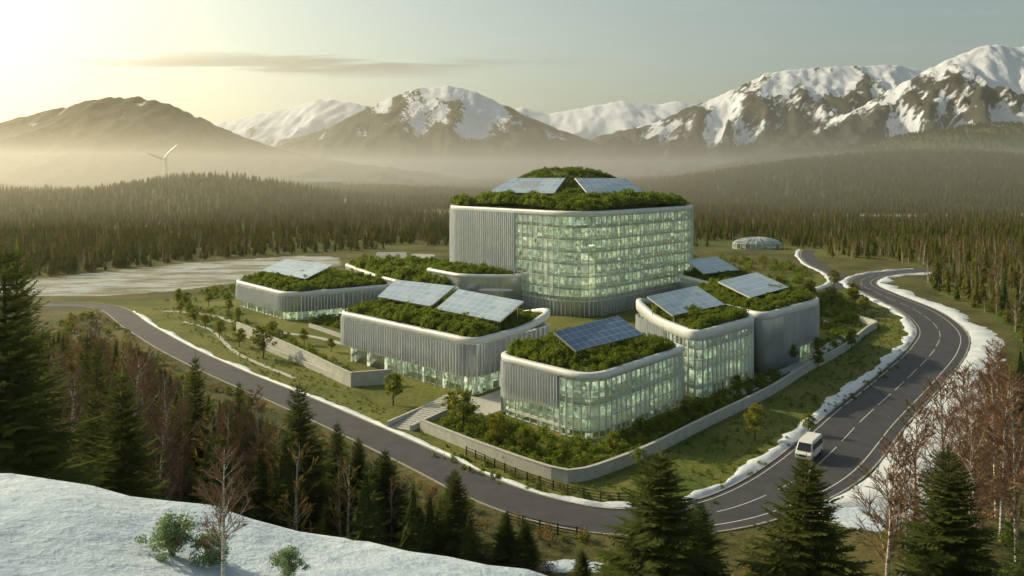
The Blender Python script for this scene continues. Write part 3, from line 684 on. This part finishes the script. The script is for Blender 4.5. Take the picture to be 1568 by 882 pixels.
def panel(parent,q,nu,nv,mat='solar'):
    q=[Vector(a) for a in q]; n=(q[1]-q[0]).cross(q[3]-q[0]).normalized()
    if n.z<0: n=-n
    me=bpy.data.meshes.new('solar_panel'); th=n*.18
    q=[v+Vector((0,0,.25)) for v in q]
    cell=(q[0],q[1],q[2],q[3])
    V=[v+th for v in cell]; me.from_pydata([v[:] for v in V],[],[(0,1,2,3)]); me.materials.append(M[mat])
    uv=me.uv_layers.new(); 
    for i,c in enumerate([(0,0),(nu,0),(nu,nv),(0,nv)]): uv.data[i].uv=c
    o=bpy.data.objects.new('solar_panel',me); COL.objects.link(o); o.parent=parent
    mb=MB(); cen=sum(cell,Vector())/4
    mb.v+=[(v+(v-cen)*.008+th*.9)[:] for v in cell]+[(v+(v-cen)*.008-th*.6)[:] for v in cell]; mb.f+=[(0,1,2,3),(7,6,5,4)]+[(i,(i+1)%4,(i+1)%4+4,i+4) for i in range(4)]; mb.mi+=[0]*6
    for u in np.linspace(.06,.94,5):
        for v in (.08,.92):
            p=(q[0].lerp(q[1],u)).lerp(q[3].lerp(q[2],u),v); mb.tube([p-Vector((0,0,3.5 if v>.5 else 1.5)),p],[.08,.08],5)
    mb.make('panel_frame',M['steel'],parent)
# main tower
TW=[(-23,275),(19,227),(61,275),(19,323)]
e,ol=building('main_glass_office_building',TW,[10,14,8,8],29,[4,7.4,10.8,14.2,17.6,21.0,24.4],[
 dict(k='glass',a=(0,.55),b=(1,.985),z0=5.5,z1=27.8,zs=[5.5,7.4,8.7,10.8,12.1,14.2,15.5,17.6,18.9,21.0,22.3,24.4,25.7,27.8],bay=2.1,mw=.06),
 dict(k='fins',a=(1,.97),b=(2,.3),z0=0,z1=27.8,sp=1.,off=.05),
 dict(k='fins',a=(2,.3),b=(0,.575),z0=0,z1=27.9,off=.35,sp=.9,fw=.11),
 dict(k='fins',a=(0,.5),b=(1,.98),z0=0,z1=5.4,off=-.6,sp=1.4)],core=7,mound=2.4,shr=1.1,shs=1.8,rim=1.6,rw=1.3)
V=[];Fm=[];n=36;nr=10
for i in range(nr):
    k=1-i/nr
    for j in range(n):
        a=6.283*j/n; V.append((19+23*k*math.cos(a),296+17*k*math.sin(a),31+9.2*(1-k**3)+.3*noise.noise(Vector((k*9,j*.7,2)))))
V.append((19,296,40.2))
for i in range(nr-1):
    for j in range(n): a=i*n+j;b=i*n+(j+1)%n; Fm.append((a,b,b+n,a+n))
for j in range(n): Fm.append(((nr-1)*n+j,(nr-1)*n+(j+1)%n,nr*n))
mk('roof_mound',V,Fm,M['soil'],e)
kk=np.sqrt(rng.random(520))*.98; aa=rng.random(520)*6.283
scatter('mound_shrubs',np.column_stack([19+23*kk*np.cos(aa),296+17*kk*np.sin(aa),30.6+9.2*(1-kk**3)]),rng.uniform(.7,1.9,520),ng_bush,3,e)
panel(e,[(-7.5,271,32.9),(12.6,256,32.9),(17,271,37.4),(.2,280,37.3)],9,5)
panel(e,[(22.7,254,32.9),(43,276,32.9),(38,284,37.2),(19.8,267,37.4)],9,5)
# front building
e,ol=building('glass_corner_building',[(-2.9,140),(11.5,124),(30.6,146.6),(16.3,163)],[4,5,4,4],10,[1.0,5.0],[
 dict(k='fins',a=(0,.03),b=(0,.70),z0=4.1,z1=8.9,sp=.62,off=.15,zf=lambda u:-.9*(1-u)),
 dict(k='glass',a=(0,.70),b=(1,.985),z0=.3,z1=8.8,zs=[.3,1.4,3.2,5.0,6.2,7.5,8.8],bay=1.35,mw=.05),
 dict(k='glass',a=(0,.03),b=(0,.70),z0=.2,z1=4.0,zs=[.2,2.2,4.0],bay=1.8,off=-.6),
 dict(k='fins',a=(1,.985),b=(0,.03),z0=0,z1=8.9,sp=.9)],core=4.5,mound=.7,shr=1.9,shs=.95,rim=1.1,rw=.9)
panel(e,[(10,132.8,11.5),(22.6,146.4,11.5),(18.8,151.6,13.8),(6.7,136.3,13.8)],10,4,'solard')
# mid-left building
bp=lambda x0,y0,a,w:(lambda p:a*math.exp(-((p[0]-x0)**2+(p[1]-y0)**2)/w))
e,ol=building('metal_clad_building',[(-37.2,180),(-6.7,148.6),(8.7,170),(-21.8,201.6)],[4,4,4,4],10.5,[4.6],[
 dict(k='fins',a=(3,.5),b=(1,.10),z0=3.6,z1=9.3,sp=.8,off=.2,fw=.12),
 dict(k='fins',a=(1,.10),b=(1,.95),z0=3.6,z1=9.3,sp=1.6,off=.1),
 dict(k='glass',a=(0,.35),b=(1,.9),z0=.1,z1=3.6,rows=2,bay=1.8,off=-1.6),
 dict(k='wall',a=(3,.5),b=(0,.35),z0=0,z1=3.6,off=-1.8),
 dict(k='fins',a=(1,.95),b=(3,.5),z0=0,z1=9.3,sp=.9)],core=5,mound=.7,shr=1.5,shs=1.0,bumpf=bp(9,171,2.0,60),rim=1.2,rw=.9)
panel(e,[(-29.7,188,11.8),(-16.7,174.8,11.8),(-12.4,184.5,14.6),(-26.9,197,14.4)],9,5)
panel(e,[(-15.3,171.5,11.8),(-2.3,157,11.8),(2.2,162.5,14.7),(-11.2,179,14.7)],9,5)
# left building
e,ol=building('low_metal_building',[(-84,254),(-59.5,224.7),(-33.4,242.8),(-57.9,272.6)],[6,6,4,4],7.7,[3.0],[
 dict(k='fins',a=(3,.4),b=(1,.5),z0=2.4,z1=6.5,sp=.9,off=.2,fw=.12),
 dict(k='fins',a=(1,.5),b=(3,.4),z0=2.0,z1=6.5,sp=1.3,off=.0),
 dict(k='glass',a=(0,.1),b=(1,.95),z0=.1,z1=2.4,rows=1,bay=2.2,off=-1.)],core=5,mound=.7,shr=1.1,shs=1.3,rim=1.3,rw=1.)
panel(e,[(-77.0,260.5,9.1),(-58.5,240.5,9.1),(-52.7,250,12.0),(-71,266.5,12.0)],9,4)
# right-mid building
e,ol=building('finned_glass_building',[(24.5,173),(32,147.5),(47.6,164.3),(40.4,190)],[4,4,4,4],12,[1.5,5.0,8.4],[
 dict(k='glass',a=(0,.55),b=(1,.97),z0=.3,z1=10.8,zs=[.3,2.4,5.0,6.7,8.6,10.8],bay=1.5,mw=.12),
 dict(k='fins',a=(1,.97),b=(3,.9),z0=0,z1=10.8,sp=1.),
 dict(k='fins',a=(3,.5),b=(0,.55),z0=0,z1=10.8,sp=1.,off=.1)],core=4,mound=.7,shr=1.5,shs=1.0,bumpf=bp(25,173,2.,60),rim=1.9,rw=.9)
panel(e,[(29.5,156,13.1),(42.3,168.8,13.1),(38.4,177,15.7),(25.8,162,15.7)],8,4)
# right-back building
e,ol=building('curved_metal_building',[(38,196),(49.3,166.5),(69.5,188.5),(58.5,219)],[4,4,6,4],12,[3.2],[
 dict(k='wall',a=(3,.9),b=(1,.55),z0=0,z1=10.6,off=.1),
 dict(k='fins',a=(1,.3),b=(2,.4),z0=3.1,z1=10.6,sp=.9,off=.05,fw=.06),
 dict(k='glass',a=(1,.55),b=(2,.4),z0=.2,z1=3.1,rows=1,bay=2,off=-.8)],core=4.5,mound=.7,shr=1.5,shs=1.0,rim=1.5,rw=.9)
panel(e,[(50,178,13.1),(63.2,194,13.1),(58.7,204,15.3),(45.4,187,15.3)],8,4)
# small back building
e,ol=building('small_annex_building',[(49,252),(54,233),(71,246),(67,266)],[3,3,3,3],9.5,[3.2,6.2],[
 dict(k='wall',a=(3,.8),b=(1,.2),z0=0,z1=8.4),dict(k='glass',a=(1,.2),b=(2,.2),z0=.2,z1=8.4,rows=3,bay=2),dict(k='fins',a=(2,.2),b=(3,.8),z0=0,z1=8.4)],core=4,mound=.6,shr=1.2,shs=1.)
panel(e,[(54,239,10.7),(66.5,248.5,10.7),(62.5,259,13.5),(51.5,249,13.5)],6,4)
# terraces
def terrace(name,c,r,h,shs=1.,shr=1.):
    e,ol=building(name,c,r,h,[2.5],[dict(k='wall',a=(0,.0),b=(len(c)//2,.0),z0=0,z1=h-.9),dict(k='wall',a=(len(c)//2,.0),b=(0,.0),z0=0,z1=h-.9)],mound=.4,shr=shr,shs=shs,rim=1.,core=2); return e
terrace('planted_terrace',[(-62,312),(-44,276),(-27,250),(-3,243),(8,250),(-6,270),(-30,318)],4,6.2,1.9,.6)
terrace('planted_terrace',[(-27,262),(-15,245.5),(-2,243.5),(6,248),(-12,272)],3,10.2,1.1,.9)
terrace('planted_terrace',[(-44,246),(-30,233),(-12,238),(-20,252)],3,4.2,1.1,1.)

# ---------------------------------------------------------------- steps, plaza, paths
e=empty('stone_steps'); mb=MB(); a=np.array([-17.5,131.6]); b=np.array([-9.5,146.5]); d=(b-a); Ld=np.linalg.norm(d); d/=Ld; nn=np.array([d[1],-d[0]])
ns=20
for i in range(ns):
    c=a+d*(Ld*(i+.5)/ns); mb.box(c,nn,d,1.9,Ld/ns/2-.01,-.05,.12+i*.07)
mb.make('treads',M['pave'],e); mb=MB()
for sg in (-1,1): mb.box((a+b)/2+nn*2.2*sg,d,nn,Ld/2,.2,-.05,.9)
mb.make('side_walls',M['wall'],e)
mk('plaza_pavement',[(-13,143,.02),(-4.2,139,.02),(16.5,165,.02),(30,176,.02),(20,200,.02),(10,172,.02),(-6,150,.02),(-10,152,.02)],[(0,1,2,3,4,5,6,7)],M['pave'])
def path(pts,w): p=crom([(x,y,0) for x,y in pts],2); ribbon('footpath',p,-w,w,.03,M['pave'])
path([(-100,243),(-84,236),(-64,214),(-48,205),(-34,190),(-26,176)],.8)
path([(-88,226),(-76,214),(-60,186),(-42,164)],.5)
path([(38,150),(52,166),(72,193),(84,214),(80,235)],1.4)
path([(72,262),(90,268),(100,278)],1.5)

# beds
def bed(name,poly,n,smin,smax,excl=(),ng=ng_bush):
    pp=np.array(poly); Q=np.column_stack([rng.uniform(pp[:,0].min(),pp[:,0].max(),n*3),rng.uniform(pp[:,1].min(),pp[:,1].max(),n*3)])
    m=inpoly(Q[:,0],Q[:,1],poly)
    for ex in excl: m&=~inpoly(Q[:,0],Q[:,1],ex)
    Q=Q[m][:n]; scatter(name,np.column_stack([Q,gh(Q[:,0],Q[:,1])]),rng.uniform(smin,smax,len(Q))**1.2,ng,3)
B1=[(-4,140),(11.5,122.8),(32,147),(16,165)]; B4=[(23,173),(32,146),(49,164),(41,191)]; B5=[(37,196),(49,165),(71,188),(59,220)]; B2=[(-38.5,180),(-6.7,147),(10,170),(-21.8,203)]; B3=[(-86,254),(-59,223),(-32,243),(-58,274)]
EX=(B1,B2,B3,B4,B5,[(-20,131),(-15,130),(-7,147),(-12,149)])
bed('garden_shrubs',[(-12,131),(-4,121),(5,112),(9,111),(13,114),(30,134),(46,153.5),(58,170),(44,162),(31,144),(11.5,122),(-4,138),(-8,142)],720,.5,1.6,EX)
bed('garden_shrubs',[(-66,210),(-46,182),(-31,161),(-23,162),(-38,178),(-50,198),(-60,216)],330,.4,1.3,EX)
bed('garden_shrubs',[(-92,240),(-66,208),(-50,186),(-44,182),(-62,212),(-84,246)],200,.4,1.1,EX)
bed('garden_shrubs',[(58,170),(73,189),(88,211),(92,222),(80,222),(72,192)],200,.5,1.4,EX)
bed('garden_shrubs',[(72,215),(92,226),(104,262),(96,285),(64,290),(66,250)],300,.8,2.2,EX)
bed('garden_shrubs',[(-60,250),(-34,232),(-22,205),(-30,206),(-52,222)],220,.5,1.5,EX)
bed('garden_shrubs',[(-108,258),(-92,262),(-60,282),(-66,315),(-96,300)],160,.6,1.8,EX)
bed('garden_shrubs',[(66,290),(100,290),(116,320),(120,380),(60,400),(50,330)],260,.7,2.2,EX)
bed('garden_shrubs',[(-12,119),(-2,109),(8,103),(18,101),(10,108),(4,109),(-6,119)],120,.3,.8,EX)
bed('meadow_plants',[(12,102),(24,101),(36,117),(60,148),(84,180),(98,208),(106,240),(110,280),(100,276),(96,226),(76,190),(48,152),(20,119),(9,108)],1900,.15,.65,EX)
bed('meadow_plants',[(-105,246),(-90,226),(-50,168),(-18,132),(-10,120),(-2,108),(2,108),(-14,130),(-30,157),(-46,178),(-70,212),(-90,250)],1900,.12,.55,EX)

# distant buildings
def shed(name,x,y,w,d,h,rot,rh=2.):
    e=empty(name,(x,y,float(gh(x,y)))); e.rotation_euler=(0,0,rot); mb=MB(); mb.box((0,0),(1,0),(0,1),w/2,d/2,-1,h); mb.make('walls',M['clad'],e)
    mk('roof',[(-w/2-.6,-d/2-.6,h),(w/2+.6,-d/2-.6,h),(w/2+.6,d/2+.6,h),(-w/2-.6,d/2+.6,h),(-w/2,0,h+rh),(w/2,0,h+rh)],[(0,1,5,4),(2,3,4,5),(1,2,5),(3,0,4),(0,3,2,1)],M['wall'],e)
    mb=MB()
    for i in range(int(w/3)):
        xx=-w/2+1.7+i*3
        for sg in (-1,1): mb.box((xx,sg*(d/2+.02)),(1,0),(0,1),1.1,.03,.9,h-.6)
    mb.make('windows',M['dark'],e)
# low domed glass pavilion
e=empty('glass_pavilion',(127,440,0)); gv=[];gf=[];gr=[];rb_=MB(); n=28
def PE(a,k): return (12.5*k*math.cos(a),8*k*math.sin(a))
for i in range(n):
    a0,a1=6.2832*i/n,6.2832*(i+1)/n
    lv=[(1,0.),(1,2.8),(.85,4.1),(.6,5.1),(.3,5.7),(.02,5.9)]
    for (k0,z0),(k1,z1) in zip(lv[:-1],lv[1:]):
        k=len(gv); gv+=[PE(a0,k0)+(z0,),PE(a1,k0)+(z0,),PE(a1,k1)+(z1,),PE(a0,k1)+(z1,)]; gf.append((k,k+1,k+2,k+3)); gr.append(random.uniform(.4,1))
        rb_.tube([PE(a0,k0)+(z0,),PE(a0,k1)+(z1,)],[.12,.12],4); rb_.tube([PE(a0,k0)+(z0,),PE(a1,k0)+(z0,)],[.1,.1],4)
o=mk('glazing',gv,gf,M['glass'],e); a=o.data.attributes.new('rnd','FLOAT','FACE'); a.data.foreach_set('value',gr)
rb_.make('ribs',M['mull'],e); mb=MB(); mb.box((0,0),(1,0),(0,1),7,4,0,2.6); mb.make('inner_room',M['slab'],e)
shed('distant_house',-50,352,12,8,4.4,.1); shed('distant_house',-36,346,10,7,4.2,-.3)
shed('distant_house',-330,1500,60,20,12,.1,6)

# ---------------------------------------------------------------- wind turbine
tx,ty=-518,1268; tz=float(gh(tx,ty))-1
e=empty('wind_turbine',(tx,ty,tz))
hub=40+(262-243)*.975-tz
mb=MB(); mb.tube([(0,0,0),(0,0,hub*.5),(0,0,hub-1)],[3.0,2.4,1.8],16); mb.make('tower',M['whitem'],e,True)
mb=MB(); mb.tube([(0,-4,hub),(0,-3.2,hub),(0,5,hub+.2),(0,5.4,hub+.2)],[.3,2.1,2.,.2],12); mb.make('nacelle',M['whitem'],e,True)
mb=MB()
for A in (47,160,278):
    a=math.radians(A); d=Vector((math.cos(a),0,math.sin(a))); s=Vector((-d.z,0,d.x)); c=Vector((0,-3.8,hub)); y=Vector((0,.5,0))
    rs=[(0,1.2,1.),(3,1.8,1.4),(7,2.6,2.2),(16,2.2,1.7),(24,1.5,1.1),(29,.5,.4)]
    k=len(mb.v)
    for l,w1,w2 in rs:
        for q in (d*l+s*w1,d*l+y,d*l-s*w2*.4,d*l-y): mb.v.append((c+q)[:])
    for i in range(len(rs)-1):
        for j in range(4): p=k+i*4+j; q=k+i*4+(j+1)%4; mb.f.append((p,q,q+4,p+4)); mb.mi.append(0)
mb.make('rotor_blades',M['whitem'],e,True)

# ---------------------------------------------------------------- van
e=empty('white_van',(41.6,118.8,.04))
pr=[(-2.6,.4),(2.45,.4),(2.66,.62),(2.62,1.0),(2.3,1.28),(1.72,2.2),(1.35,2.42),(-2.4,2.42),(-2.6,2.2),(-2.66,1.2)]
V=[];n=len(pr)
for x in (-.98,.98):
    for y,z in pr:
        k=.86 if z>1.9 else 1.0; V.append((x*k,y,z))
Fv=[tuple(range(n-1,-1,-1)),tuple(range(n,2*n))]+[(i,(i+1)%n,(i+1)%n+n,i+n) for i in range(n)]
bd=mk('body',V,Fv,M['vanp'],e); bv=bd.modifiers.new('b','BEVEL'); bv.width=.07; bv.segments=2; bv.limit_method='ANGLE'
mb=MB()
def q4(a,b,c,d): mb.quad(a,b,c,d)
q4((-.84,2.345,1.34),(.84,2.345,1.34),(.72,1.80,2.19),(-.72,1.80,2.19))
for sg in (-1,1):
    for y0,y1 in ((.35,1.7),(-.95,.2),(-2.35,-1.1)):
        xa=.995; q4((sg*xa,y0,1.35),(sg*xa,y1 if y1<1.5 else 2.0,1.35),(sg*.925,y1 if y1<1.5 else 1.6,2.0),(sg*.925,y0,2.0))
q4((.75,-2.68,1.4),(-.75,-2.68,1.4),(-.72,-2.635,2.1),(.72,-2.635,2.1))
q4((-.5,2.68,.68),(.5,2.68,.68),(.5,2.66,.95),(-.5,2.66,.95))
mb.make('windows_and_grille',M['dark'],e)
mb=MB()
for sg in (-1,1):
    for y in (-1.7,1.65):
        mb.tube([(sg*.72,y,.36),(sg*.74,y,.36),(sg*1.0,y,.36),(sg*1.01,y,.36)],[.02,.37,.37,.02],18)
mb.make('wheels',M['rub'],e)
mb=MB()
for sg in (-1,1): mb.box((sg*.75,2.66),(1,0),(0,1),.16,.03,.72,.95); mb.box((sg*1.12,1.75),(1,0),(0,1),.09,.06,1.3,1.55)
mb.box((0,2.7),(1,0),(0,1),.95,.07,.42,.6); mb.make('lamps_mirrors_bumper',M['steel'],e)
dv=Vector((-16.2,-22.8,0)); e.rotation_euler=(0,0,math.atan2(dv.y,dv.x)-math.pi/2); e.scale=(1.12,1.12,1.12)

# ---------------------------------------------------------------- haze volumes
def volbox(name,x0,x1,y0,y1,z0,z1,dens,an,colr):
    V=[(x,y,z) for z in (z0,z1) for x,y in ((x0,y0),(x1,y0),(x1,y1),(x0,y1))]
    m,nt,out=newmat(name+'_vol'); v=N(nt,'ShaderNodeVolumeScatter'); v.inputs['Color'].default_value=colr+(1,); v.inputs['Density'].default_value=dens; v.inputs['Anisotropy'].default_value=an
    L(nt,v.outputs[0],out.inputs['Volume'])
    return mk(name,V,[(0,3,2,1),(4,5,6,7),(0,1,5,4),(1,2,6,5),(2,3,7,6),(3,0,4,7)],m)
volbox('atmosphere_haze',-9000,9000,-200,12000,-30,950,7.5e-5,.62,(1,.93,.74))
volbox('valley_mist',-8000,8000,520,11000,-25,84,6.5e-4,.60,(1,.94,.78))

# ---------------------------------------------------------------- light, world
el=math.radians(27); az=math.atan2(-.82,.47)
ds=Vector((math.sin(az)*math.cos(el),math.cos(az)*math.cos(el),math.sin(el)))
sun=bpy.data.lights.new('sun','SUN'); sun.energy=5.0; sun.angle=math.radians(.5); sun.color=(1,.83,.52)
so=bpy.data.objects.new('sun',sun); so.rotation_euler=ds.to_track_quat('Z','Y').to_euler(); COL.objects.link(so)
w=bpy.data.worlds.new('World'); scene.world=w; w.use_nodes=True; nt=w.node_tree; nt.nodes.clear()
out=N(nt,'ShaderNodeOutputWorld'); bg=N(nt,'ShaderNodeBackground'); bg.inputs['Strength'].default_value=.135
sk=N(nt,'ShaderNodeTexSky',sky_type='NISHITA'); sk.sun_disc=False; sk.sun_elevation=el; sk.sun_rotation=az%(2*math.pi)
sk.air_density=1.0; sk.dust_density=3.0; sk.ozone_density=1.2; sk.altitude=200
hs=N(nt,'ShaderNodeHueSaturation'); hs.inputs['Saturation'].default_value=.9; L(nt,sk.outputs[0],hs.inputs['Color'])
tint=mixc(nt,1.,hs.outputs[0],(.97,1.,.80),'MULTIPLY')
tc=N(nt,'ShaderNodeTexCoord').outputs['Generated']; sp=N(nt,'ShaderNodeSeparateXYZ'); L(nt,tc,sp.inputs[0])
yy=mth(nt,'MAXIMUM',sp.outputs[1],.05); u=mth(nt,'DIVIDE',sp.outputs[0],yy); v=mth(nt,'DIVIDE',sp.outputs[2],yy)
cb=N(nt,'ShaderNodeCombineXYZ'); L(nt,mth(nt,'MULTIPLY',u,4.),cb.inputs[0]); L(nt,mth(nt,'MULTIPLY',v,60.),cb.inputs[1])
nz=noise_n(nt,1.0,6,.6,vec=cb.outputs[0])
gv=mth(nt,'MULTIPLY',mth(nt,'SUBTRACT',v,.125),75.); gv=mth(nt,'MULTIPLY',gv,gv); gu=mth(nt,'MULTIPLY',mth(nt,'ADD',u,.27),4.2); gu=mth(nt,'MULTIPLY',gu,gu)
gs=mth(nt,'POWER',2.718,mth(nt,'MULTIPLY',mth(nt,'ADD',gv,gu),-1.))
cl=mth(nt,'MULTIPLY',ramp(nt,mth(nt,'ADD',nz,mth(nt,'MULTIPLY',gs,.25)),.56,.68),mth(nt,'MULTIPLY',gs,1.3,True),True)
thin=mth(nt,'MULTIPLY',ramp(nt,nz,.5,.8),.15)
c=mixc(nt,thin,tint,(6.0,5.6,4.6)); c=mixc(nt,cl,c,mixc(nt,1.,tint,(.58,.52,.50),'MULTIPLY'))
L(nt,c,bg.inputs[0]); L(nt,bg.outputs[0],out.inputs[0])
scene.view_settings.view_transform='Standard'; scene.view_settings.look='None'; scene.view_settings.exposure=0

# ---------------------------------------------------------------- camera
cd=bpy.data.cameras.new('camera'); co=bpy.data.objects.new('camera',cd); COL.objects.link(co)
cd.sensor_width=36; cd.lens=36*1300/1568; cd.shift_y=-179/1568; cd.clip_start=.5; cd.clip_end=40000
co.location=(0,0,40); co.rotation_euler=(math.pi/2,0,0); scene.camera=co
print('done',time.time()-T0)
